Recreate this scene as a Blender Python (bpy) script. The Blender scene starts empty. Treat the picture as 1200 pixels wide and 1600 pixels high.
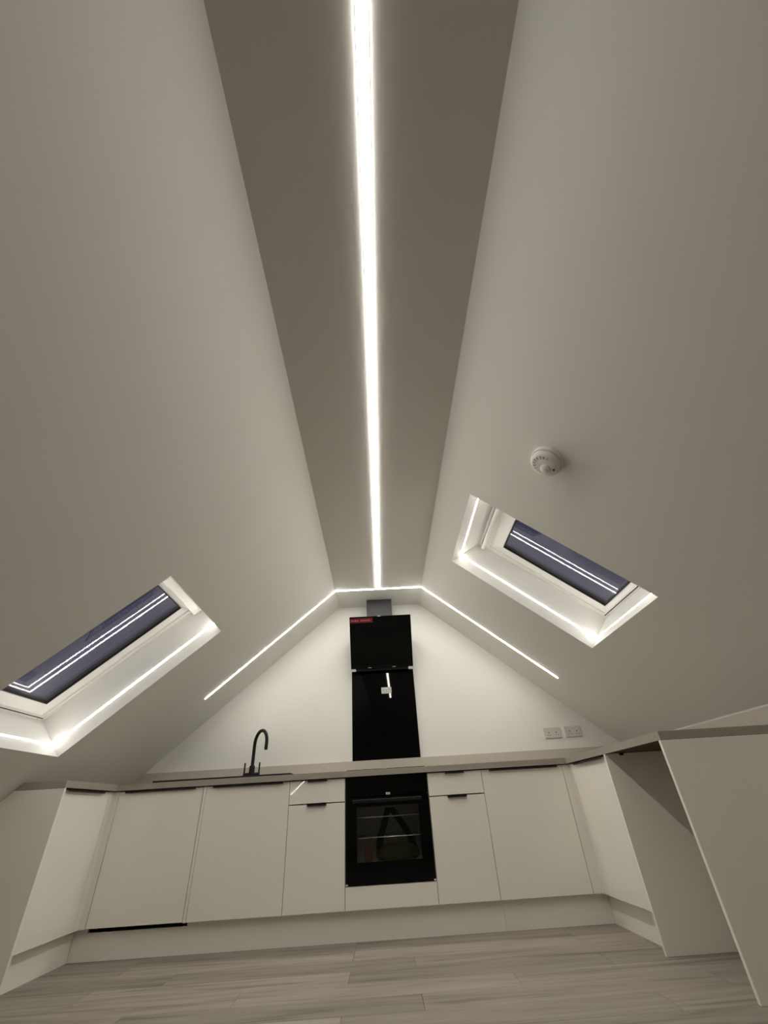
import bpy, math, random
from mathutils import Matrix, Vector
random.seed(7)
S = bpy.context.scene
COL = S.collection

# ---------------------------------------------------------------- camera
cam_d = bpy.data.cameras.new('camera')
cam = bpy.data.objects.new('camera', cam_d)
COL.objects.link(cam)
cam_d.sensor_fit = 'VERTICAL'
cam_d.sensor_height = 36.0
cam_d.sensor_width = 27.0
cam_d.lens = 656.961 / 1600 * 36.0
cam_d.clip_start = 0.02
CAM_ROT = ((0.9986495, 0.0425336, -0.0298324),
           (0.0002375, -0.5779548, -0.8160687),
           (-0.0519521, 0.8149596, -0.5771844))
# columns of the camera frame: right, up, back
cm = Matrix(CAM_ROT).to_4x4()
cm.translation = Vector((-0.0251, -3.637, 0.6640))
cam.matrix_world = cm
S.camera = cam

# ---------------------------------------------------------------- dusk sky, exposure
W = bpy.data.worlds.new('dusk_sky')
S.world = W
W.use_nodes = True
bg = W.node_tree.nodes['Background']
bg.inputs[0].default_value = (0.105, 0.103, 0.165, 1)
bg.inputs[1].default_value = 0.56
S.view_settings.view_transform = 'Standard'
S.view_settings.look = 'None'
S.view_settings.gamma = 1.0
S.view_settings.use_curve_mapping = False
S.view_settings.exposure = 0.0

# light levels of the diffused led lines (the only lamps the room has)
LED_COL = (1.0, 0.96, 0.88)
L_RIDGE = 64.0
L_GABLE = 49.0
L_WIN = 27.0

# ---------------------------------------------------------------- materials
def nt(name):
    m = bpy.data.materials.new(name)
    m.use_nodes = True
    return m, m.node_tree, m.node_tree.nodes['Principled BSDF']

def paint(name, col, rough=0.6, spec=0.4, bump=0.0, bscale=200, var=0.0, vscale=3, metal=0, coat=0):
    m, t, b = nt(name)
    b.inputs['Base Color'].default_value = (*col, 1)
    b.inputs['Roughness'].default_value = rough
    b.inputs['Specular IOR Level'].default_value = spec
    b.inputs['Metallic'].default_value = metal
    b.inputs['Coat Weight'].default_value = coat
    b.inputs['Coat Roughness'].default_value = 0.05
    if bump or var:
        tc = t.nodes.new('ShaderNodeTexCoord')
    if bump:
        n = t.nodes.new('ShaderNodeTexNoise')
        n.inputs['Scale'].default_value = bscale
        n.inputs['Detail'].default_value = 3
        t.links.new(tc.outputs['Object'], n.inputs['Vector'])
        bp = t.nodes.new('ShaderNodeBump')
        bp.inputs['Strength'].default_value = bump
        bp.inputs['Distance'].default_value = 0.002
        t.links.new(n.outputs['Fac'], bp.inputs['Height'])
        t.links.new(bp.outputs['Normal'], b.inputs['Normal'])
    if var:
        n2 = t.nodes.new('ShaderNodeTexNoise')
        n2.inputs['Scale'].default_value = vscale
        n2.inputs['Detail'].default_value = 4
        t.links.new(tc.outputs['Object'], n2.inputs['Vector'])
        mx = t.nodes.new('ShaderNodeMix')
        mx.data_type = 'RGBA'
        mx.inputs['A'].default_value = (*[c * (1 - var) for c in col], 1)
        mx.inputs['B'].default_value = (*[min(1, c * (1 + var)) for c in col], 1)
        t.links.new(n2.outputs['Fac'], mx.inputs['Factor'])
        t.links.new(mx.outputs['Result'], b.inputs['Base Color'])
    return m

def led(name, strength):
    m = bpy.data.materials.new(name)
    m.use_nodes = True
    t = m.node_tree
    t.nodes.clear()
    o = t.nodes.new('ShaderNodeOutputMaterial')
    e = t.nodes.new('ShaderNodeEmission')
    e.inputs[0].default_value = (*LED_COL, 1)
    e.inputs[1].default_value = strength
    t.links.new(e.outputs[0], o.inputs[0])
    return m

def pane_mat(name, tint, ior=1.5):
    m = bpy.data.materials.new(name)
    m.use_nodes = True
    t = m.node_tree
    t.nodes.clear()
    o = t.nodes.new('ShaderNodeOutputMaterial')
    tr = t.nodes.new('ShaderNodeBsdfTransparent')
    tr.inputs[0].default_value = (*tint, 1)
    g = t.nodes.new('ShaderNodeBsdfGlossy')
    g.inputs['Roughness'].default_value = 0.0
    f = t.nodes.new('ShaderNodeFresnel')
    # a thin flat pane: same reflectance on entry and exit
    gm = t.nodes.new('ShaderNodeNewGeometry')
    mi = t.nodes.new('ShaderNodeMix')
    mi.inputs['A'].default_value = ior
    mi.inputs['B'].default_value = 1.0 / ior
    t.links.new(gm.outputs['Backfacing'], mi.inputs['Factor'])
    t.links.new(mi.outputs['Result'], f.inputs[0])
    mx = t.nodes.new('ShaderNodeMixShader')
    t.links.new(f.outputs[0], mx.inputs[0])
    t.links.new(tr.outputs[0], mx.inputs[1])
    t.links.new(g.outputs[0], mx.inputs[2])
    t.links.new(mx.outputs[0], o.inputs[0])
    return m

def wood_mat():
    m, t, b = nt('grey_oak_laminate')
    tc = t.nodes.new('ShaderNodeTexCoord')
    oi = t.nodes.new('ShaderNodeObjectInfo')
    off = t.nodes.new('ShaderNodeVectorMath'); off.operation = 'MULTIPLY_ADD'
    cmb = t.nodes.new('ShaderNodeCombineXYZ')
    mul = t.nodes.new('ShaderNodeMath'); mul.operation = 'MULTIPLY'; mul.inputs[1].default_value = 37.0
    t.links.new(oi.outputs['Random'], mul.inputs[0])
    for k in range(3):
        t.links.new(mul.outputs[0], cmb.inputs[k])
    off.inputs[1].default_value = (1.1, 15.0, 1.0)
    t.links.new(tc.outputs['Object'], off.inputs[0])
    t.links.new(cmb.outputs[0], off.inputs[2])
    n = t.nodes.new('ShaderNodeTexNoise')
    n.inputs['Scale'].default_value = 1.3
    n.inputs['Detail'].default_value = 7
    n.inputs['Roughness'].default_value = 0.62
    n.inputs['Distortion'].default_value = 0.5
    t.links.new(off.outputs[0], n.inputs['Vector'])
    cr = t.nodes.new('ShaderNodeValToRGB')
    cr.color_ramp.elements[0].position = 0.27
    cr.color_ramp.elements[0].color = (0.155, 0.136, 0.112, 1)
    cr.color_ramp.elements[1].position = 0.68
    cr.color_ramp.elements[1].color = (0.385, 0.350, 0.300, 1)
    e = cr.color_ramp.elements.new(0.47)
    e.color = (0.315, 0.283, 0.240, 1)
    t.links.new(n.outputs['Fac'], cr.inputs[0])
    mr = t.nodes.new('ShaderNodeMapRange')
    mr.inputs['To Min'].default_value = 0.84
    mr.inputs['To Max'].default_value = 1.14
    t.links.new(oi.outputs['Random'], mr.inputs['Value'])
    sc = t.nodes.new('ShaderNodeVectorMath'); sc.operation = 'SCALE'
    t.links.new(cr.outputs[0], sc.inputs[0])
    t.links.new(mr.outputs[0], sc.inputs['Scale'])
    t.links.new(sc.outputs[0], b.inputs['Base Color'])
    b.inputs['Roughness'].default_value = 0.5
    b.inputs['Specular IOR Level'].default_value = 0.3
    bp = t.nodes.new('ShaderNodeBump')
    bp.inputs['Strength'].default_value = 0.15
    bp.inputs['Distance'].default_value = 0.002
    t.links.new(n.outputs['Fac'], bp.inputs['Height'])
    t.links.new(bp.outputs['Normal'], b.inputs['Normal'])
    return m

M = {
    'paint': paint('white_emulsion', (0.80, 0.785, 0.745), 0.75, 0.25, bump=0.08, bscale=260),
    'reveal': paint('white_satin_reveal', (0.82, 0.81, 0.78), 0.55, 0.3),
    'upvc': paint('white_lacquered_frame', (0.80, 0.79, 0.755), 0.35, 0.45),
    'gloss': paint('gloss_cashmere_front', (0.94, 0.91, 0.825), 0.012, 0.5),
    'panel': paint('matt_cashmere_board', (0.91, 0.88, 0.80), 0.42, 0.35),
    'carcass': paint('carcass_board', (0.55, 0.53, 0.48), 0.5, 0.3),
    'plinth': paint('plinth_board', (0.93, 0.90, 0.83), 0.3, 0.4),
    'worktop': paint('greige_stone_laminate', (0.36, 0.33, 0.285), 0.42, 0.4, var=0.08, vscale=28),
    'upstand': paint('pale_greige_laminate', (0.53, 0.49, 0.425), 0.42, 0.4, var=0.07, vscale=28),
    'core': paint('brown_chipboard', (0.10, 0.070, 0.045), 0.8, 0.2, var=0.3, vscale=120),
    'black': paint('matt_black_metal', (0.006, 0.006, 0.006), 0.5, 0.22),
    'handle': paint('black_profile', (0.012, 0.011, 0.011), 0.4, 0.4),
    'bglass': paint('black_glass', (0.002, 0.002, 0.002), 0.015, 0.2),
    'duct': paint('dark_grey_painted_steel', (0.026, 0.026, 0.027), 0.55, 0.3),
    'gasket': paint('black_rubber', (0.012, 0.012, 0.014), 0.5, 0.3),
    'alu': paint('white_aluminium', (0.75, 0.74, 0.72), 0.4, 0.4),
    'steel': paint('brushed_steel', (0.5, 0.5, 0.5), 0.3, 0.5, metal=1),
    'cavity': paint('grey_enamel', (0.60, 0.60, 0.56), 0.35, 0.5),
    'composite': paint('black_composite', (0.008, 0.008, 0.008), 0.6, 0.2, bump=0.1, bscale=500),
    'socket': paint('white_moulded_plastic', (0.62, 0.60, 0.56), 0.35, 0.45),
    'slot': paint('dark_slot', (0.02, 0.02, 0.02), 0.7, 0.2),
    'smoke': paint('alarm_plastic', (0.70, 0.69, 0.65), 0.4, 0.4),
    'vent': paint('alarm_vent_grey', (0.40, 0.39, 0.36), 0.5, 0.3),
    'red': paint('red_sticker', (0.11, 0.005, 0.010), 0.45, 0.4),
    'pink': paint('pale_sticker_print', (0.34, 0.13, 0.14), 0.5, 0.3),
    'label': paint('pale_grey_label', (0.62, 0.61, 0.58), 0.5, 0.3),
    'print': paint('grey_label_print', (0.30, 0.30, 0.29), 0.6, 0.2),
    'foam': paint('white_foam', (0.72, 0.71, 0.69), 0.8, 0.1),
    'card': paint('brown_card', (0.16, 0.10, 0.072), 0.8, 0.1),
    'olive': paint('dark_olive_cloth', (0.075, 0.072, 0.035), 0.75, 0.2, bump=0.3, bscale=60),
    'strap': paint('black_webbing', (0.01, 0.01, 0.009), 0.8, 0.1),
    'outer': paint('grey_roof_cladding', (0.10, 0.10, 0.11), 0.6, 0.3),
    'hobmark': paint('hob_ring_print', (0.10, 0.10, 0.10), 0.2, 0.4),
    'led_ridge': led('led_ridge', L_RIDGE),
    'led_gable': led('led_gable', L_GABLE),
    'led_win': led('led_reveal', L_WIN),
    'pane': pane_mat('window_glass', (0.93, 0.94, 0.97), 1.6),
    'pane_bloomed': pane_mat('window_glass_bloomed', (0.97, 0.97, 0.98), 1.02),
    'ovenglass': pane_mat('oven_window_glass', (0.80, 0.80, 0.77), 1.3),
    'wood': wood_mat(),
}

# ---------------------------------------------------------------- mesh helpers
class MB:
    """collects faces of ONE part; build() links them as one mesh object"""
    def __init__(s):
        s.v = []; s.f = []; s.mi = []
    def add(s, vs, fs, mi=0):
        b = len(s.v)
        s.v += [tuple(p) for p in vs]
        s.f += [tuple(i + b for i in f) for f in fs]
        s.mi += [mi] * len(fs)
        return s
    def box(s, x0, x1, y0, y1, z0, z1, c=0.0, mi=0, fn=None):
        """box with chamfered edges of size c"""
        x0, x1 = min(x0, x1), max(x0, x1); y0, y1 = min(y0, y1), max(y0, y1); z0, z1 = min(z0, z1), max(z0, z1)
        c = min(c, (x1 - x0) * .45, (y1 - y0) * .45, (z1 - z0) * .45)
        T = fn or (lambda x, y, z: (x, y, z))
        if c <= 0:
            vs = [T(x, y, z) for x in (x0, x1) for y in (y0, y1) for z in (z0, z1)]
            return s.add(vs, [(0, 1, 3, 2), (4, 6, 7, 5), (0, 4, 5, 1), (2, 3, 7, 6), (0, 2, 6, 4), (1, 5, 7, 3)], mi)
        vs = []; idx = {}
        lo = (x0, y0, z0); hi = (x1, y1, z1)
        for a in range(2):
            for b in range(2):
                for d in range(2):
                    cor = (a, b, d)
                    for ax in range(3):
                        p = []
                        for k in range(3):
                            e = (lo, hi)[cor[k]][k]
                            p.append(e if k == ax else e + (c if cor[k] == 0 else -c))
                        idx[(cor, ax)] = len(vs); vs.append(T(*p))
        fs = []
        for ax in range(3):
            o1, o2 = [k for k in range(3) if k != ax]
            for sgn in range(2):
                q = []
                for (i, j) in ((0, 0), (1, 0), (1, 1), (0, 1)):
                    cor = [0, 0, 0]; cor[ax] = sgn; cor[o1] = i; cor[o2] = j
                    q.append(idx[(tuple(cor), ax)])
                fs.append(tuple(q))
        for e in range(3):
            o1, o2 = [k for k in range(3) if k != e]
            for i in range(2):
                for j in range(2):
                    q = []
                    for (k, ax) in ((0, o1), (1, o1), (1, o2), (0, o2)):
                        cor = [0, 0, 0]; cor[e] = k; cor[o1] = i; cor[o2] = j
                        q.append(idx[(tuple(cor), ax)])
                    fs.append(tuple(q))
        for a in range(2):
            for b in range(2):
                for d in range(2):
                    fs.append(tuple(idx[((a, b, d), ax)] for ax in range(3)))
        return s.add(vs, fs, mi)
    def prism(s, pa, pb, mi=0):
        n = len(pa)
        return s.add(list(pa) + list(pb), [tuple(range(n)), tuple(range(2 * n - 1, n - 1, -1))] +
                     [(i, (i + 1) % n, n + (i + 1) % n, n + i) for i in range(n)], mi)
    def rings(s, rs, close=True, mi=0):
        """rs: list of closed loops (same count) joined in order; close joins last to first"""
        n = len(rs[0]); vs = [p for r in rs for p in r]; fs = []
        m = len(rs)
        for a in range(m if close else m - 1):
            b = (a + 1) % m
            for i in range(n):
                j = (i + 1) % n
                fs.append((a * n + i, a * n + j, b * n + j, b * n + i))
        return s.add(vs, fs, mi)
    def tube(s, pts, r, seg=14, cap=True, mi=0):
        pts = [Vector(p) for p in pts]
        rr = r if isinstance(r, (list, tuple)) else [r] * len(pts)
        t0 = (pts[1] - pts[0]).normalized()
        up = Vector((0, 0, 1)) if abs(t0.z) < .9 else Vector((0, 1, 0))
        a = t0.cross(up).normalized()
        loops = []
        for i, p in enumerate(pts):
            if i == 0: t = pts[1] - pts[0]
            elif i == len(pts) - 1: t = pts[-1] - pts[-2]
            else: t = pts[i + 1] - pts[i - 1]
            t.normalize()
            a = (a - t * a.dot(t)).normalized()
            b = t.cross(a)
            loops.append([p + (a * math.cos(2 * math.pi * k / seg) + b * math.sin(2 * math.pi * k / seg)) * rr[i] for k in range(seg)])
        s.rings(loops, close=False, mi=mi)
        if cap:
            b0 = len(s.v) - seg * len(pts)
            s.f.append(tuple(b0 + k for k in range(seg))); s.mi.append(mi)
            b1 = len(s.v) - seg
            s.f.append(tuple(b1 + seg - 1 - k for k in range(seg))); s.mi.append(mi)
        return s
    def lathe(s, prof, T, seg=40, mi=0):
        """prof: (radius, height) pairs; T maps local (x,y,z) to the world"""
        loops = [[T(max(r, 1e-5) * math.cos(2 * math.pi * k / seg), max(r, 1e-5) * math.sin(2 * math.pi * k / seg), h) for k in range(seg)] for r, h in prof]
        return s.rings(loops, close=False, mi=mi)
    def build(s, name, mat, parent=None, smooth=False):
        me = bpy.data.meshes.new(name)
        me.from_pydata(s.v, [], s.f)
        mats = mat if isinstance(mat, (list, tuple)) else [mat]
        for k in mats:
            me.materials.append(M[k])
        if len(mats) > 1:
            for p, i in zip(me.polygons, s.mi):
                p.material_index = i
        import bmesh
        bm = bmesh.new(); bm.from_mesh(me)
        bmesh.ops.recalc_face_normals(bm, faces=bm.faces)
        bm.to_mesh(me); bm.free()
        if smooth:
            for p in me.polygons: p.use_smooth = True
            try: me.set_sharp_from_angle(angle=math.radians(40))
            except Exception: pass
        o = bpy.data.objects.new(name, me)
        COL.objects.link(o)
        if parent is not None:
            o.parent = parent
            o.matrix_parent_inverse = Matrix.Translation(parent.location).inverted()
        return o

def tag(o, label, cat, group=None):
    o['label'] = label; o['category'] = cat
    if group: o['group'] = group
    return o

def thing(name, label, cat, loc=(0, 0, 0), group=None):
    o = bpy.data.objects.new(name, None)
    o.empty_display_size = 0.1
    o.location = loc
    COL.objects.link(o)
    return tag(o, label, cat, group)

def struct(o):
    o['kind'] = 'structure'
    return o

# ---------------------------------------------------------------- room numbers (metres; cabinet fronts at y=0)
YB, YE = 0.602, -8.4            # kitchen wall, far end behind the camera
ZC = 2.437                      # flat ceiling strip
XL0, XR0 = -0.412, 0.434        # edges of the strip
ML, MR = 0.858, 0.838           # fall of the slopes
KL, KR = -2.70, 2.122           # low knee walls
zl = lambda x: ZC - ML * (XL0 - x)
zr = lambda x: ZC - MR * (x - XR0)
kL = math.hypot(1, ML); kR = math.hypot(1, MR)
WT, WB = 0.910, 0.872           # worktop top / underside

def SL(side):
    """slope frame: s down the slope from the strip edge, y, o outward through the roof"""
    if side == 'L':
        return lambda s, y, o: (XL0 - s / kL - o * ML / kL, y, ZC - s * ML / kL + o / kL)
    return lambda s, y, o: (XR0 + s / kR + o * MR / kR, y, ZC - s * MR / kR + o / kR)

# skylight openings in slope coordinates: side, s0, s1, y0, y1, glass gap at the low end, splay of the upper reveal, glass gap at the head
WIN = [('L', 0.988, 2.148, -1.507, -0.615, 0.100, 0.0, 0.118),
       ('R', 0.231, 1.410, -1.500, -0.610, 0.062, 0.100, 0.285),
       ('L', 0.988, 2.148, -7.750, -6.860, 0.100, 0.0, 0.118)]

# ---------------------------------------------------------------- shell
floor = MB().box(KL, KR, YE, YB, -0.06, -0.012).build('floor', 'core')
struct(floor)

wall = MB()
wp = [(KL, 0), (KR, 0), (KR, zr(KR)), (XR0, ZC), (XL0, ZC), (KL, zl(KL))]
wall.prism([(x, YB, z) for x, z in wp], [(x, YB + .1, z) for x, z in wp])
struct(wall.build('wall_back', 'paint'))
wall = MB().prism([(x, YE, z) for x, z in wp], [(x, YE - .1, z) for x, z in wp])
struct(wall.build('wall_front', 'paint'))
struct(MB().box(KL - .1, KL, YE - .1, YB + .1, -.06, zl(KL)).build('wall_left', 'paint'))
struct(MB().box(KR, KR + .1, YE - .1, YB + .1, -.06, zr(KR)).build('wall_right', 'paint'))
struct(MB().box(XL0, XR0, YE - .1, YB + .1, ZC, ZC + .06).build('ceiling', 'paint'))

def slope(side, name):
    P = SL(side)
    smax = (XL0 - KL + .06) * kL if side == 'L' else (KR + .06 - XR0) * kR
    holes = sorted([w for w in WIN if w[0] == side], key=lambda w: w[3])
    m = MB()
    y = YE - .1
    def slab(s0, s1, y0, y1):
        m.box(s0, s1, y0, y1, 0, .05, fn=P)
    for (_, s0, s1, y0, y1, g, _t, _g) in holes:
        slab(0, smax, y, y0)
        slab(0, s0, y0, y1)
        slab(s1, smax, y0, y1)
        y = y1
    slab(0, smax, y, YB + .1)
    return struct(m.build(name, 'paint'))
slope('L', 'ceiling_slope_left')
slope('R', 'ceiling_slope_right')

# floor boards: one mesh per length, every board an object
PW, PL, G = 0.190, 1.285, 0.0007
def plank_mesh(L):
    mb = MB().box(0, L - 2 * G, 0, PW - 2 * G, -.012, 0, c=.0012)
    me = bpy.data.meshes.new('plank')
    me.from_pydata(mb.v, [], mb.f)
    me.materials.append(M['wood'])
    return me
pm = {}
row = 0
y = YB
while y > YE:
    y0 = y - PW
    x = KL - random.choice((.1, .35, .6, .85, 1.05))
    while x < KR:
        a = max(x, KL); b = min(x + PL, KR)
        L = round(b - a, 3)
        if L > .02 and y0 >= YE - .001:
            if L not in pm: pm[L] = plank_mesh(L)
            o = bpy.data.objects.new('plank', pm[L])
            o.location = (a + G, y0 + G, 0)
            COL.objects.link(o)
            o.parent = floor
        x += PL
    y = y0

# ---------------------------------------------------------------- skylights
def rect(P, s0, s1, y0, y1, o):
    return [P(s0, y0, o), P(s1, y0, o), P(s1, y1, o), P(s0, y1, o)]

WLAB = ['window_1', 'window_2', 'window_3']
LLAB = ['square led line let into the reveal of the left skylight by the sink',
        'square led line let into the reveal of the right skylight below the smoke alarm',
        'square led line let into the reveal of the skylight behind the camera']
for wi, (side, s0, s1, y0, y1, gb, tp, gt) in enumerate(WIN):
    P = SL(side)
    D = .275                                     # depth of the plastered reveal
    q1, q2 = (.090, .105) if gt > .2 else (.046, .052)
    root = bpy.data.objects.new(WLAB[wi], None)
    root.location = P((s0 + s1) / 2, (y0 + y1) / 2, D)
    COL.objects.link(root); struct(root)
    i0, i1, j0, j1 = s0 + tp, s1 - .004, y0 + .003, y1 - .003
    MB().rings([rect(P, s0, s1, y0, y1, 0), rect(P, i0, i1, j0, j1, D),
                rect(P, i0 - .02, i1 + .02, j0 - .02, j1 + .02, D),
                rect(P, s0 - .012, s1 + .02, y0 - .02, y1 + .02, .051),
                rect(P, s0, s1, y0, y1, .051)]).build('reveal', 'reveal', root)
    # fixed outer frame
    fo = D - .004
    MB().rings([rect(P, i0 - .02, i1 + .02, j0 - .02, j1 + .02, D + .001),
                rect(P, i0 + .0, i1, j0, j1, D + .001),
                rect(P, i0 + .004, i1 - .004, j0 + .004, j1 - .004, fo),
                rect(P, i0 + .020, i1 - .014, j0 + .022, j1 - .022, fo),
                rect(P, i0 + .022, i1 - .016, j0 + .024, j1 - .024, D + .045),
                rect(P, i0 - .02, i1 + .02, j0 - .02, j1 + .02, D + .045)]).build('frame', 'upvc', root)
    # dark joint between frame and sash
    MB().rings([rect(P, i0 + .0225, i1 - .0165, j0 + .0245, j1 - .0245, D + .016),
                rect(P, i0 + .030, i1 - .022, j0 + .030, j1 - .030, D + .016),
                rect(P, i0 + .030, i1 - .022, j0 + .030, j1 - .030, D + .040),
                rect(P, i0 + .0225, i1 - .0165, j0 + .0245, j1 - .0245, D + .040)]).build('gasket', 'gasket', root)
    for (ga, gb_) in ((i0 + .0205, i0 + .0305), (i1 - .0230, i1 - .0150)):
        MB().box(ga, gb_, j0 + .030, j1 - .030, fo - .0005, D + .010, fn=P).build('gasket', 'gasket', root)
    # opening sash, stepped and sloping in to the glass
    g0, g1, h0, h1 = s0 + gt, s1 - gb, y0 + .108, y1 - .108
    so = D - .006
    MB().rings([rect(P, i0 + .030, i1 - .0225, j0 + .030, j1 - .030, D + .046),
                rect(P, i0 + .030, i1 - .0225, j0 + .030, j1 - .030, so),
                rect(P, i0 + q1, i1 - .028, j0 + .052, j1 - .052, so),
                rect(P, i0 + q1 + .001, i1 - .029, j0 + .053, j1 - .053, so + .012),
                rect(P, i0 + q2, i1 - .033, j0 + .068, j1 - .068, so + .014),
                rect(P, g0 - .004, g1 + .004, h0 - .004, h1 + .004, D + .022),
                rect(P, g0, g1, h0, h1, D + .026),
                rect(P, g0, g1, h0, h1, D + .060),
                rect(P, i0 + .030, i1 - .0225, j0 + .030, j1 - .030, D + .060)]).build('sash', 'upvc', root)
    # black glazing seal
    MB().rings([rect(P, g0 + .0005, g1 - .0005, h0 + .0005, h1 - .0005, D + .020),
                rect(P, g0 + .007, g1 - .007, h0 + .007, h1 - .007, D + .0245),
                rect(P, g0 + .007, g1 - .007, h0 + .007, h1 - .007, D + .056),
                rect(P, g0 + .0005, g1 - .0005, h0 + .0005, h1 - .0005, D + .056)]).build('glazing_seal', 'gasket', root)
    for k, oo in enumerate((D + .030, D + .050)):
        pa, pb = rect(P, g0 + .0075, g1 - .0075, h0 + .0075, h1 - .0075, oo), rect(P, g0 + .0075, g1 - .0075, h0 + .0075, h1 - .0075, oo + .004)
        pn = MB().add(pa + pb, [(0, 1, 2, 3)], 0)
        pn.f += [(7, 6, 5, 4), (0, 4, 5, 1), (1, 5, 6, 2), (2, 6, 7, 3), (3, 7, 4, 0)]; pn.mi += [1] * 5
        pn.build('pane', ['pane', 'pane_bloomed'], root)
    # ventilation bar across the head
    vx, vw = (.034, .026) if gt > .2 else (.018, .064)
    vb = MB().box(i0 + vx, i0 + vx + vw, j0 + .035, j1 - .035, so - .048, so + .012, c=.006, fn=P).build('ventilation_bar', 'upvc', root)
    MB().box(i0 + vx + vw - .020, i0 + vx + vw - .006, j0 + .25, j1 - .25, so - .056, so - .0475, c=.003, fn=P).build('bar_grip', 'upvc', vb)
    for yy in (j0 + .07, j1 - .07):
        MB().box(i1 - .010, i1 - .005, yy - .004, yy + .004, fo - .004, fo + .001, c=.001, fn=P).build('screw', 'steel', root)
    # outside cladding frame
    MB().rings([rect(P, i0 - .07, i1 + .06, j0 - .06, j1 + .06, D - .04), rect(P, i0 - .04, i1 + .03, j0 - .03, j1 + .03, D - .04),
                rect(P, i0 - .04, i1 + .03, j0 - .03, j1 + .03, D + .062), rect(P, g0 - .02, g1 + .02, h0 - .02, h1 + .02, D + .062),
                rect(P, g0 - .02, g1 + .02, h0 - .02, h1 + .02, D + .075), rect(P, i0 - .07, i1 + .06, j0 - .06, j1 + .06, D + .075)]).build('cladding', 'outer', root)
    # led line, four runs let into the reveal
    t = thing('led_light_line', LLAB[wi], 'led light', P(s0, (y0 + y1) / 2, .09))
    lo, lw = .088, .0055
    f = lo / D
    a0 = s0 + tp * f; a1 = s1 - .004 * f; b0 = y0 + .003 * f; b1 = y1 - .003 * f
    e = .0022
    # housings are slim channels on the reveal, diffusers stand just proud of them
    def run(ax, at, sg):
        hb = MB(); db = MB()
        if ax == 'y':
            hb.box(a0 + .001, a1 - .001, at, at + sg * .0015, lo - lw - .002, lo + lw + .002, fn=P)
            db.box(a0 + .002, a1 - .002, at + sg * .0005, at + sg * (e + .001), lo - lw, lo + lw, c=.0008, fn=P)
        else:
            tilt = tp / D if at == a0 else -.004 / D
            Q = lambda s, y, o: P(s + tilt * (o - lo), y, o)
            hb.box(at, at + sg * .0015, b0 + .001, b1 - .001, lo - lw - .002, lo + lw + .002, fn=Q)
            db.box(at + sg * .0005, at + sg * (e + .001), b0 + .002, b1 - .002, lo - lw, lo + lw, c=.0008, fn=Q)
        d = db.build('diffuser', 'led_win', t)
        hb.build('channel', 'alu', d)
    run('y', b0, 1); run('y', b1, -1); run('s', a0, 1); run('s', a1, -1)

# ---------------------------------------------------------------- ceiling led lines
t = thing('led_light_line', 'long bright led line running down the middle of the flat ceiling strip', 'led light', (0.006, -1.9, ZC))
rx, rw = 0.006, .0165
MB().box(rx - rw, rx + rw, -3.95, .150, ZC - .004, ZC - .0002, c=.001).build('diffuser', 'led_ridge', t)
MB().box(rx - rw - .002, rx + rw + .002, -3.953, .153, ZC - .0015, ZC).build('channel', 'alu', t)

t = thing('led_light_line', 'angled led line following the roof shape above the hob wall', 'led light', (0, .172, ZC))
yl, hw = .172, .0085
MB().box(XL0 + .002, XR0 - .002, yl - hw, yl + hw, ZC - .0036, ZC - .0002, c=.001).build('diffuser', 'led_gable', t)
for side in 'LR':
    P = SL(side)
    MB().box(.002, 1.43, yl - hw, yl + hw, -.0036, -.0002, c=.001, fn=P).build('diffuser', 'led_gable', t)
    MB().box(.002, 1.434, yl - hw - .002, yl + hw + .002, -.0014, 0, fn=P).build('channel', 'alu', t)
MB().box(XL0 + .002, XR0 - .002, yl - hw - .002, yl + hw + .002, ZC - .0014, ZC).build('channel', 'alu', t)

# ---------------------------------------------------------------- base units
def handle(parent, x0, x1, ztop, yface=0, arm=None):
    """slim black edge pull hooked over the top of a front; arm=(xface, sign) for the side runs (x0,x1 are then y)"""
    def T(u, d, z):                       # u along the front, d out of it
        if arm: return (arm[0] + arm[1] * d, u, z)
        return (u, yface - d, z)
    h = MB()
    h.box(x0, x1, -.016, .019, ztop - .0005, ztop + .0018, fn=T)
    h.box(x0, x1, .0165, .019, ztop - .011, ztop + .0018, fn=T)
    return h.build('handle', 'handle', parent)

def front(parent, name, x0, x1, z0, z1, g=.0015, mat='gloss'):
    return MB().box(x0 + g, x1 - g, 0, .018, z0, z1, c=.0012).build(name, mat, parent)

def carcass(parent, x0, x1, y0=.0215, y1=.57, z0=.15, z1=.868, top=False):
    m = MB(); k = .016
    m.box(x0 + .0005, x0 + k, y0, y1, z0, z1); m.box(x1 - k, x1 - .0005, y0, y1, z0, z1)
    m.box(x0 + k, x1 - k, y0, y1, z0, z0 + k); m.box(x0 + k, x1 - k, y1 - .008, y1, z0 + k, z1)
    m.box(x0 + k, x1 - k, y0, y0 + .09, z1 - k, z1)
    return m.build('carcass', 'carcass', parent)

def feet(parent, xs, ys):
    for x in xs:
        for y in ys:
            MB().lathe([(.0, 0), (.024, 0), (.024, .01), (.013, .02), (.013, .135), (.022, .149), (0, .149)],
                       lambda a, b, c: (x + a, y + b, c), seg=12).build('foot', 'black', parent)

ZD0, ZD1, ZM = .1515, .866, .724
# dishwasher behind a matching door
t = thing('dishwasher', 'integrated dishwasher behind a tall cashmere door left of the sink cupboard', 'dishwasher', (-1.617, 0, 0))
MB().box(-1.912, -1.324, .024, .56, .152, .864, c=.004).build('body', 'black', t)
d = front(t, 'door', -1.918, -1.321, .1535, ZD1)
handle(d, -1.872, -1.374, ZD1)
feet(t, (-1.87, -1.36), (.10, .50))
# support panel
tag(MB().box(-1.3185, -1.3005, -.001, .57, .1505, .868, c=.001).build('support_panel', 'panel'),
    'narrow upright board between the dishwasher door and the sink cupboard', 'panel')
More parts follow.
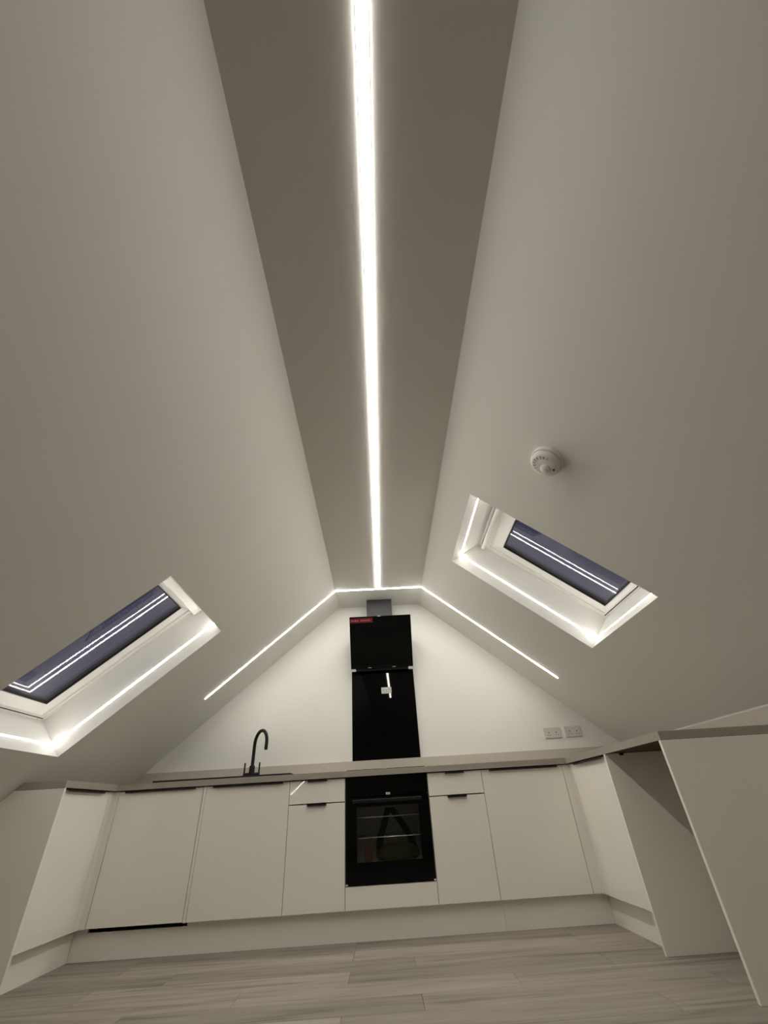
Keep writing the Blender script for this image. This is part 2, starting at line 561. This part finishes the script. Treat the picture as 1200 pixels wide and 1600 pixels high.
# sink cupboard
t = thing('sink_cupboard', 'single-door cashmere base cupboard under the black tap', 'cupboard', (-1.0, 0, 0))
carcass(t, -1.3, -.7); d = front(t, 'door', -1.3, -.7, ZD0, ZD1); handle(d, -1.250, -.748, ZD1); feet(t, (-1.25, -.75), (.1, .5))
# narrow units either side of the oven
for (a, b, lab) in ((-.7, -.3, 'narrow cashmere drawer cupboard left of the oven, next to the sink cupboard'),
                    (.3, .7, 'narrow cashmere drawer cupboard right of the oven')):
    t = thing('drawer_cupboard', lab, 'cupboard', ((a + b) / 2, 0, 0), 'drawer cupboards beside the oven')
    carcass(t, a, b)
    d = front(t, 'drawer', a, b, ZM + .003, ZD1); c = (a + b) / 2
    if a < 0:                            # hung a hair out of plumb
        d.matrix_basis = Matrix.Translation((0, 0, ZM)) @ Matrix.Rotation(-.0034, 4, 'X') @ Matrix.Translation((0, 0, -ZM))
    handle(d, c - .070, c + .070, ZD1)
    d = front(t, 'door', a, b, ZD0, ZM - .003)
    handle(d, c - .068, c + .068, ZM - .003)
    feet(t, (a + .05, b - .05), (.1, .5))
# oven housing
t = thing('oven_housing', 'cashmere oven housing with a low blank panel under the black oven', 'cupboard', (0, 0, 0))
m = MB()
for q in (-1, 1): m.box(q * .2995, q * .284, .0215, .57, .15, .868)
m.box(-.284, .284, .0215, .57, .15, .166); m.box(-.284, .284, .0215, .55, .250, .266)
m.build('carcass', 'carcass', t)
front(t, 'blank_panel', -.3, .3, ZD0, .266)
feet(t, (-.25, .25), (.1, .5))
# right corner cupboard
t = thing('corner_cupboard', 'wide single-door cashmere corner cupboard below the wall sockets', 'cupboard', (1.0, 0, 0))
carcass(t, .7, 1.9); d = front(t, 'door', .7, 1.304, ZD0, ZD1); handle(d, .757, 1.262, ZD1); feet(t, (.75, 1.25, 1.8), (.12, .5))
# corner posts (L-shaped fillers)
m = MB(); m.box(1.3055, 1.360, 0, .018, ZD0, .868); m.box(1.360, 1.378, -.040, .018, ZD0, .868)
tag(m.build('corner_post', 'panel'), 'L-shaped cashmere corner filler strip beside the right corner cupboard', 'panel')
m = MB(); m.box(-1.957, -1.9195, 0, .018, ZD0, .868); m.box(-1.975, -1.957, -.055, .018, ZD0, .868)
tag(m.build('corner_post', 'panel'), 'L-shaped cashmere corner filler strip beside the dishwasher door', 'panel')
# right arm cupboard (front faces -x)
t = thing('side_cupboard', 'cashmere cupboard turned sideways on the right beside the open appliance gap', 'cupboard', (1.65, -.35, 0))
d = MB().box(1.360, 1.378, -.6625, -.0425, ZD0, ZD1, c=.0012).build('door', 'gloss', t)
handle(d, -.60, -.13, ZD1, arm=(1.360, -1))
m = MB(); m.box(1.380, 1.90, -.6625, -.646, .15, .868); m.box(1.380, 1.90, -.05, -.034, .15, .868)
m.box(1.380, 1.90, -.646, -.05, .15, .166); m.box(1.884, 1.90, -.646, -.05, .166, .868)
m.build('carcass', 'carcass', t)
feet(t, (1.45, 1.85), (-.6, -.1))
# left arm cupboard (front faces +x), cut back under the slope
t = thing('side_cupboard', 'cashmere cupboard turned sideways on the left below the low slope', 'cupboard', (-2.1, -.33, 0))
d = MB().box(-1.975, -1.957, -.5965, -.0575, ZD0, ZD1, c=.0012).build('door', 'gloss', t)
handle(d, -.565, -.155, ZD1, arm=(-1.957, 1))
xb = -2.225
m = MB(); m.box(xb, -1.977, -.5965, -.58, .15, .866); m.box(xb, -1.977, -.075, -.059, .15, .866)
m.box(xb, -1.977, -.58, -.075, .15, .166); m.box(xb, xb + .012, -.58, -.075, .166, .866)
m.build('carcass', 'carcass', t)
feet(t, (-2.19, -2.03), (-.53, -.12))
# end panels
def lpanel(x0, xe, y0, y1):
    e = .003
    poly = [(x0, 0), (x0, WB - .001), (XL0 - (ZC - WB) / ML + e, WB - .001), (xe, zl(xe) - e * 1.0), (xe, 0)]
    return MB().prism([(x, y0, z) for x, z in poly], [(x, y1, z) for x, z in poly])
tag(lpanel(-1.937, -2.690, -.616, -.598).build('end_panel', 'panel'),
    'cashmere end board closing the left run, its top cut to the slope', 'panel')
tag(MB().box(1.335, 2.10, -.682, -.664, 0, WB - .001, c=.001).build('end_panel', 'panel'),
    'cashmere upright board on the far side of the open appliance gap', 'panel')
tag(MB().box(1.335, 2.10, -1.318, -1.300, 0, WB - .001, c=.001).build('end_panel', 'panel'),
    'tall cashmere end board nearest the camera at the end of the right run', 'panel')
# plinths
def plinth(mb, label):
    return tag(mb.build('plinth', 'plinth'), label, 'plinth')
m = MB(); m.box(-2.002, -1.919, .048, .064, 0, .150); m.box(-1.919, -1.3005, .048, .064, 0, .129); m.box(-1.3005, .7145, .048, .064, 0, .150)
plinth(m, 'long kickboard under the dishwasher, sink cupboard and oven')
plinth(MB().box(.7155, 1.408, .048, .064, 0, .150), 'short kickboard under the right corner cupboard')
plinth(MB().box(-2.018, -2.0025, -.5975, .047, 0, .150), 'kickboard under the sideways cupboard on the left')
plinth(MB().box(1.4085, 1.424, -.6635, .047, 0, .150), 'kickboard under the sideways cupboard on the right')

# ---------------------------------------------------------------- worktop
xlt, xlb = XL0 - (ZC - WT) / ML + .002, XL0 - (ZC - WB) / ML + .002
SX0, SX1, SY0, SY1 = -1.205, -.735, .100, .430      # bowl cut-out
m = MB()
def wbox(x0, x1, y0, y1, left=False):
    n0 = len(m.v)
    xa, xc = (xlb, xlt) if left else (x0, x0)
    m.add([(xa, y0, WB), (x1, y0, WB), (x1, y1, WB), (xa, y1, WB)], [(0, 1, 2, 3)], 1)
    m.add([(xa, y0, WB), (x1, y0, WB), (x1, y1, WB), (xa, y1, WB), (xc, y0, WT), (x1, y0, WT), (x1, y1, WT), (xc, y1, WT)],
          [(4, 5, 6, 7), (0, 1, 5, 4), (1, 2, 6, 5), (2, 3, 7, 6), (3, 0, 4, 7)], 0)
YF = -.022; XLF, XRF = -1.935, 1.338; YBW = YB - .001
wbox(0, XLF, -.618, YF, left=True)                    # left return
wbox(0, SX0, YF, YBW, left=True)
wbox(SX0, SX1, YF, SY0); wbox(SX0, SX1, SY1, YBW)
wbox(SX1, XRF, YF, YBW)
wbox(XRF, KR - .001, -1.318, YBW)
wt = tag(m.build('worktop', ['worktop', 'core']), 'U-shaped greige stone-effect worktop on top of all the base cupboards', 'worktop')
b = MB(); b.box(1.424, 1.438, -.712, -.684, WB - .013, WB - .0005, c=.001); b.build('bracket', 'black', wt)
# upstands
e = .002
xa = XL0 - (ZC - WT) / ML + .004; xc = XL0 - (ZC - 1.02) / ML + .004
poly = [(xa, WT + .0005), (2.102, WT + .0005), (2.102, 1.02), (xc, 1.02)]
tag(MB().prism([(x, YB - .019, z) for x, z in poly], [(x, YB - .0005, z) for x, z in poly]).build('upstand', 'upstand'),
    'greige upstand strip along the hob wall behind the sink', 'upstand')
tag(MB().box(2.1025, 2.1215, -1.318, YB - .0005, WT + .0005, 1.02).build('upstand', 'upstand'),
    'greige upstand strip at the foot of the right slope', 'upstand')
tag(MB().prism([(2.1035, -1.318, 1.0202), (2.121, -1.318, 1.0202), (2.121, -1.318, 1.0242), (2.1035, -1.318, 1.0285)],
               [(2.1035, .58, 1.0202), (2.121, .58, 1.0202), (2.121, .58, 1.0242), (2.1035, .58, 1.0285)]).build('sealant_bead', 'foam'),
    'thin white sealant line on top of the right upstand', 'sealant')

# ---------------------------------------------------------------- sink, tap, hob
t = thing('sink', 'black inset sink with drainer set in the worktop behind the tap', 'sink', (-1.21, .28, WT))
rs = lambda x0, x1, y0, y1, z: [(x0, y0, z), (x1, y0, z), (x1, y1, z), (x0, y1, z)]
bw = .006
m = MB(); z0 = WT + .0003
m.rings([rs(-1.717, -.706, .032, .500, z0), rs(-1.717, -.706, .032, .500, WT + .011), rs(-1.714, -.709, .035, .497, WT + .014),
         rs(-1.700, -.722, .052, .484, WT + .014), rs(-1.698, -.724, .054, .482, WT + .006),
         rs(SX0 + bw, SX1 - bw, SY0 + bw, SY1 - bw, WT + .006), rs(SX0 + bw, SX1 - bw, SY0 + bw, SY1 - bw, z0)])
m.build('rim', 'composite', t)
m = MB()
m.rings([rs(SX0 + .002, SX1 - .002, SY0 + .002, SY1 - .002, WT + .005), rs(SX0 + .025, SX1 - .025, SY0 + .025, SY1 - .025, WT - .17),
         rs(-1.00, -.94, .24, .30, WT - .178), rs(-1.00, -.94, .24, .30, WT - .185), rs(SX0 + .02, SX1 - .02, SY0 + .02, SY1 - .02, WT - .178),
         rs(SX0 + .0005, SX1 - .0005, SY0 + .0005, SY1 - .0005, WT + .0002)])
m.build('bowl', 'composite', t)
MB().lathe([(.0, -.1765), (.03, -.1765), (.033, -.1745), (.0, -.1735)], lambda a, b, c: (-.97 + a, .27 + b, WT + c), seg=20).build('drain', 'steel', t)
for k in range(6):
    xx = -1.66 + .07 * k
    MB().box(xx, xx + .02, .11, .42, WT + .0062, WT + .0085, c=.001).build('drainer_rib', 'composite', t)

t = thing('mixer_tap', 'matt black swan-neck mixer tap with two upright levers', 'tap', (-1.108, .452, WT + .006))
tx, ty, tz = -1.108, .452, WT + .0062
def TT(a, b, c): return (tx + a, ty + b, tz + c)
MB().lathe([(0, 0), (.027, 0), (.027, .006), (.0225, .010), (.0225, .100), (.020, .104), (0, .104)], TT, seg=28).build('body', 'black', t, smooth=True)
ux, uy = .70, -.714
rad = .095
pts = [(tx, ty, tz + .080), (tx, ty, tz + .16), (tx, ty, tz + .255)]
for k in range(1, 19):
    a = math.pi * (1.06) * k / 18
    pts.append((tx + ux * rad * (1 - math.cos(a)), ty + uy * rad * (1 - math.cos(a)), tz + .255 + rad * 1.05 * math.sin(a)))
pts.append((pts[-1][0] - ux * .001, pts[-1][1] - uy * .001, pts[-1][2] - .035))
MB().tube(pts, .0135, 16).build('spout', 'black', t, smooth=True)
for q in (-1, 1):
    hv = MB().tube([TT(q * .020, -.002, .042), TT(q * .066, -.004, .042)], .0135, 16).build('valve', 'black', t, smooth=True)
    MB().tube([TT(q * .060, -.004, .038), TT(q * .0605, -.006, .126)], [.0068, .0058], 10).build('lever', 'black', hv, smooth=True)

t = thing('hob', 'thin black glass hob flush on the worktop above the oven', 'hob', (0, .3, WT))
MB().box(-.292, .292, .045, .555, WT + .0004, WT + .0075, c=.002).build('glass', 'bglass', t)
for (cx, cy, r) in ((-.15, .17, .09), (.15, .17, .075), (-.15, .41, .075), (.15, .41, .09)):
    MB().lathe([(r, .0076), (r, .008), (r - .003, .008), (r - .003, .0076)], lambda a, b, c: (cx + a, cy + b, WT + c), seg=36).build('cooking_zone', 'hobmark', t)

# ---------------------------------------------------------------- oven
t = thing('oven', 'built-in black glass oven in the middle of the base cupboards', 'oven', (0, 0, .268))
OX = .2955
m = MB()
cx, ca, cb, cz0, cz1, cy1 = .236, .023, .40, .372, .702, .42
m.rings([[(-cx, ca, cz0), (cx, ca, cz0), (cx, ca, cz1), (-cx, ca, cz1)], [(-cx, cy1, cz0), (cx, cy1, cz0), (cx, cy1, cz1), (-cx, cy1, cz1)]], close=False)
m.add([(-cx, cy1, cz0), (cx, cy1, cz0), (cx, cy1, cz1), (-cx, cy1, cz1)], [(0, 1, 2, 3)])
m.build('cavity', 'cavity', t)
m = MB(); xo = .281
m.rings([[(-xo, ca, .2675), (xo, ca, .2675), (xo, ca, .866), (-xo, ca, .866)], [(-xo, .54, .2675), (xo, .54, .2675), (xo, .54, .866), (-xo, .54, .866)]], close=False)
m.add([(-xo, .54, .2675), (xo, .54, .2675), (xo, .54, .866), (-xo, .54, .866)], [(0, 1, 2, 3)])
m.build('casing', 'black', t)
MB().box(-OX, OX, -.004, .021, .748, .8695, c=.0015).build('control_panel', 'bglass', t)
def fr(x, z0, z1, y, c=0.0): return [(-x, y, z0), (x, y, z0), (x, y, z1), (-x, y, z1)]
wz0, wz1, wx = .384, .687, .219
m = MB().rings([fr(OX, .270, .745, .021), fr(OX, .270, .745, -.0025), fr(OX - .0015, .2715, .7435, -.004), fr(wx, wz0, wz1, -.004), fr(wx, wz0, wz1, .021)])
door = m.build('door', 'bglass', t)
MB().box(-wx + .0002, wx - .0002, -.0038, .0008, wz0 + .0002, wz1 - .0002).build('window', 'ovenglass', door)
hd = MB().box(-.248, .246, -.040, -.026, .708, .731, c=.005)
for q in (-.225, .213): hd.box(q, q + .012, -.027, -.0042, .714, .725)
hd.build('handle', 'black', door)
m = MB().box(-.008, .022, -.0052, -.0041, .752, .766)
lb = m.build('label', 'label', t)
MB().box(-.004, .017, -.0055, -.0052, .757, .761).build('label_print', 'print', lb)
for q in (-1, 1):
    MB().box(q * .281, q * .2955, -.006, -.0042, .2705, .279, c=.0005).build('corner_guard', 'foam', door)
for zz in (.632, .517):
    m = MB()
    m.tube([(-.225, .05, zz), (-.215, .045, zz - .006), (.215, .045, zz - .006), (.225, .05, zz)], .0028, 8)
    m.tube([(-.225, .40, zz), (.225, .40, zz)], .0028, 8)
    for k in range(11):
        x = -.20 + .04 * k
        if -.10 < x < .20: continue          # the bag stands in the middle
        m.tube([(x, .047, zz - .003), (x, .40, zz - .001)], .0014, 6)
    for q in (-.225, .225):
        m.tube([(q, .05, zz), (q, .40, zz)], .0028, 8)
    m.build('rack', 'steel', t, smooth=True)

# things lying in the oven
tag(MB().box(-.176, -.118, .150, .19, cz0 + .001, cz0 + .134, c=.003).build('card_box', 'card'),
    'small brown card box standing inside the oven on the left', 'box')
t = thing('cloth_bag', 'dark olive bag with two black straps inside the oven', 'bag', (.05, .22, cz0))
m = MB(); seg = 36
loops = []
for (r, z) in ((.02, .0012), (.85, .0012), (1.0, .018), (1.0, .045), (.93, .070), (.78, .086), (.66, .090), (.58, .080), (.02, .070)):
    loops.append([(.064 + .152 * r * math.cos(2 * math.pi * k / seg) * (1 + .04 * math.sin(5 * k)), .23 + .085 * r * math.sin(2 * math.pi * k / seg), cz0 + z) for k in range(seg)])
m.rings(loops, close=False)
m.build('bundle', 'olive', t, smooth=True)
def strap(pts, w, th=.004):
    m = MB(); A = []; 
    for (x, y, z) in pts:
        A.append([(x - w / 2, y - th, z), (x + w / 2, y - th, z), (x + w / 2, y + th, z), (x - w / 2, y + th, z)])
    m.rings(A, close=False)
    n = len(A)
    m.f += [(0, 1, 2, 3), (4 * n - 4, 4 * n - 3, 4 * n - 2, 4 * n - 1)]; m.mi += [0, 0]
    return m.build('strap', 'strap', t)
strap([(-.068, .20, cz0 + .065), (-.060, .20, cz0 + .135), (-.030, .20, cz0 + .20), (.004, .205, cz0 + .305)], .048)
strap([(.170, .20, cz0 + .062), (.160, .20, cz0 + .125), (.108, .20, cz0 + .20), (.022, .207, cz0 + .305)], .054)

# ---------------------------------------------------------------- splashback, hood, sockets
gx = .0155
t = thing('splashback', 'tall black glass splashback between the hob and the cooker hood', 'splashback', (gx, YB, 1.021))
sk = .0205                               # packed off the wall on the right
fy = lambda x: YB - .0075 - sk * (x - gx + .2965)
pg = [(gx - .2965, fy(gx - .2965)), (gx + .2965, fy(gx + .2965)), (gx + .2965, YB - .0005), (gx - .2965, YB - .0005)]
MB().prism([(x, y, 1.0205) for x, y in pg], [(x, y, 1.771) for x, y in pg]).build('glass', 'bglass', t)
TS = lambda x, d, z: (x, fy(x) - d, z)
lb = MB().box(-.003, .092, .0001, .002, 1.557, 1.612, c=.0006, fn=TS).build('label', 'label', t)
m = MB()
for (a, b, c, d) in ((.010, .030, 1.585, 1.590), (.010, .014, 1.578, 1.590), (.034, .046, 1.588, 1.594), (.044, .052, 1.581, 1.588), (.058, .078, 1.590, 1.594), (.074, .079, 1.580, 1.590), (.012, .066, 1.568, 1.572)):
    m.box(a, b, .002, .0025, c, d, fn=TS)
m.build('label_print', 'print', lb)

t = thing('cooker_hood', 'slanted black glass cooker hood with a dark grey duct above the splashback', 'cooker hood', (gx, YB, 1.78))
yb0, zb0, yt0, zt0 = .500, 1.762, .272, 2.198
hx0, hx1 = gx - .2975, gx + .2950
dv = Vector((0, yt0 - yb0, zt0 - zb0)); dl = dv.length; dn = dv.normalized(); nn = Vector((0, -dn.z, dn.y))
if nn.y > 0: nn = -nn
def HP(x, u, o):            # u up the glass, o out of it
    p = Vector((0, yb0, zb0)) + dn * u + nn * o
    return (x, p.y, p.z)
MB().box(hx0, hx1, 0, dl, -.012, 0, c=.002, fn=lambda x, u, o: HP(x, u, o)).build('front_glass', 'bglass', t)
m = MB()
q0 = [(yb0 + .013, zb0 + .012), (YB - .001, zb0 + .012), (YB - .001, zb0 + .22), (.44, 2.12), (.34, 2.12)]
a = hx0 + .03; b = hx1 - .03
ps = [HP(0, .02, -.0125)[1:], (YB - .0005, zb0 + .020), (YB - .0005, 2.10), HP(0, dl - .06, -.0125)[1:]]
m.prism([(a, y, z) for y, z in ps], [(b, y, z) for y, z in ps])
m.build('body', 'duct', t)
MB().box(-.1165, .1395, .430, YB - .0005, 2.1005, ZC - .0006, c=.001).build('duct', 'duct', t)
MB().box(hx0 + .04, hx1 - .04, YB - .045, YB - .0005, zb0 + .008, zb0 + .0195, c=.001).build('lower_rail', 'steel', t)
st = MB().box(hx0 + .001, hx0 + .225, dl - .058, dl - .012, .0002, .0010, fn=HP).build('sticker', 'red', t)
x = hx0 + .014
for word in ((.020, .012, .016, .014), (.016, .022, .012, .018, .014)):
    m = MB()
    for wd in word:
        m.box(x, x + wd, dl - .043, dl - .029, .0010, .0014, fn=HP); x += wd + .003
    x += .018
    m.build('sticker_print', 'pink', st)
for q in (hx0, hx1 - .045):
    MB().box(q, q + .045, -.016, .008, -.018, .002, c=.001, fn=HP).build('corner_guard', 'foam', t)
for q in (hx0 + .16, hx1 - .20):
    MB().box(q, q + .034, .010, .017, .0002, .0008, fn=HP).build('touch_mark', 'print', t)

def socket(xc, zc, label):
    t = thing('double_socket', label, 'socket', (xc, YB, zc), 'wall sockets above the corner cupboard')
    T = lambda a, b, c: (xc + a, YB - .0004 - b, zc + c)
    MB().box(-.073, .073, 0, .0095, -.043, .043, c=.0025, fn=T).build('plate', 'socket', t)
    for q in (-1, 1):
        cx = q * .036
        for (a, c, w, h) in ((0, .004, .0045, .009), (-.011, -.019, .007, .0045), (.011, -.019, .007, .0045)):
            MB().box(cx + a - w / 2, cx + a + w / 2, .0090, .0098, c - h / 2, c + h / 2, fn=T).build('pin_slot', 'slot', t)
        MB().box(q * .058 - .006, q * .058 + .006, .0094, .0125, .011, .030, c=.0015, fn=T).build('switch', 'socket', t)
    for q in (-1, 1):
        MB().lathe([(0, .0102), (.0036, .0102), (.0036, .0094)], lambda a, b, c: T(q * .0302 + a, c, b), seg=10).build('screw', 'slot', t)
socket(1.516, 1.150, 'double wall socket nearer the splashback')
socket(1.704, 1.152, 'double wall socket nearer the right slope')

# ---------------------------------------------------------------- smoke alarm
P = SL('R')
t = thing('smoke_alarm', 'round white smoke alarm on the right slope above the skylight', 'smoke alarm', P(.580, -2.055, 0))
TA = lambda a, b, c: P(.580 + a * 1.16, -2.055 + b * 1.16, -c * 1.1)
MB().lathe([(0, .0003), (.070, .0003), (.070, .016), (.067, .019), (0, .019)], TA, 48).build('base', 'smoke', t, smooth=True)
MB().lathe([(0, .0193), (.060, .0193), (.060, .022), (.064, .024), (.064, .036), (.060, .043), (.050, .047), (.030, .049), (0, .049)], TA, 48).build('cover', 'smoke', t, smooth=True)
MB().lathe([(0, .0492), (.022, .0492), (.022, .055), (.017, .059), (0, .060)], lambda a, b, c: TA(a + .012, b + .010, c), 28).build('test_button', 'smoke', t, smooth=True)
MB().lathe([(0, .0478), (.0042, .0478), (.0042, .0502), (0, .0505)], lambda a, b, c: TA(a + .045, b - .004, c), 10).build('indicator', 'slot', t)
for k in range(8):
    an = math.radians(130 + k * 20)
    c, s_ = math.cos(an), math.sin(an)
    MB().box(.036, .050, -.0022, .0022, .0462, .0492, fn=lambda a, b, h: TA(a * c - b * s_, a * s_ + b * c, h)).build('vent_slot', 'vent', t)
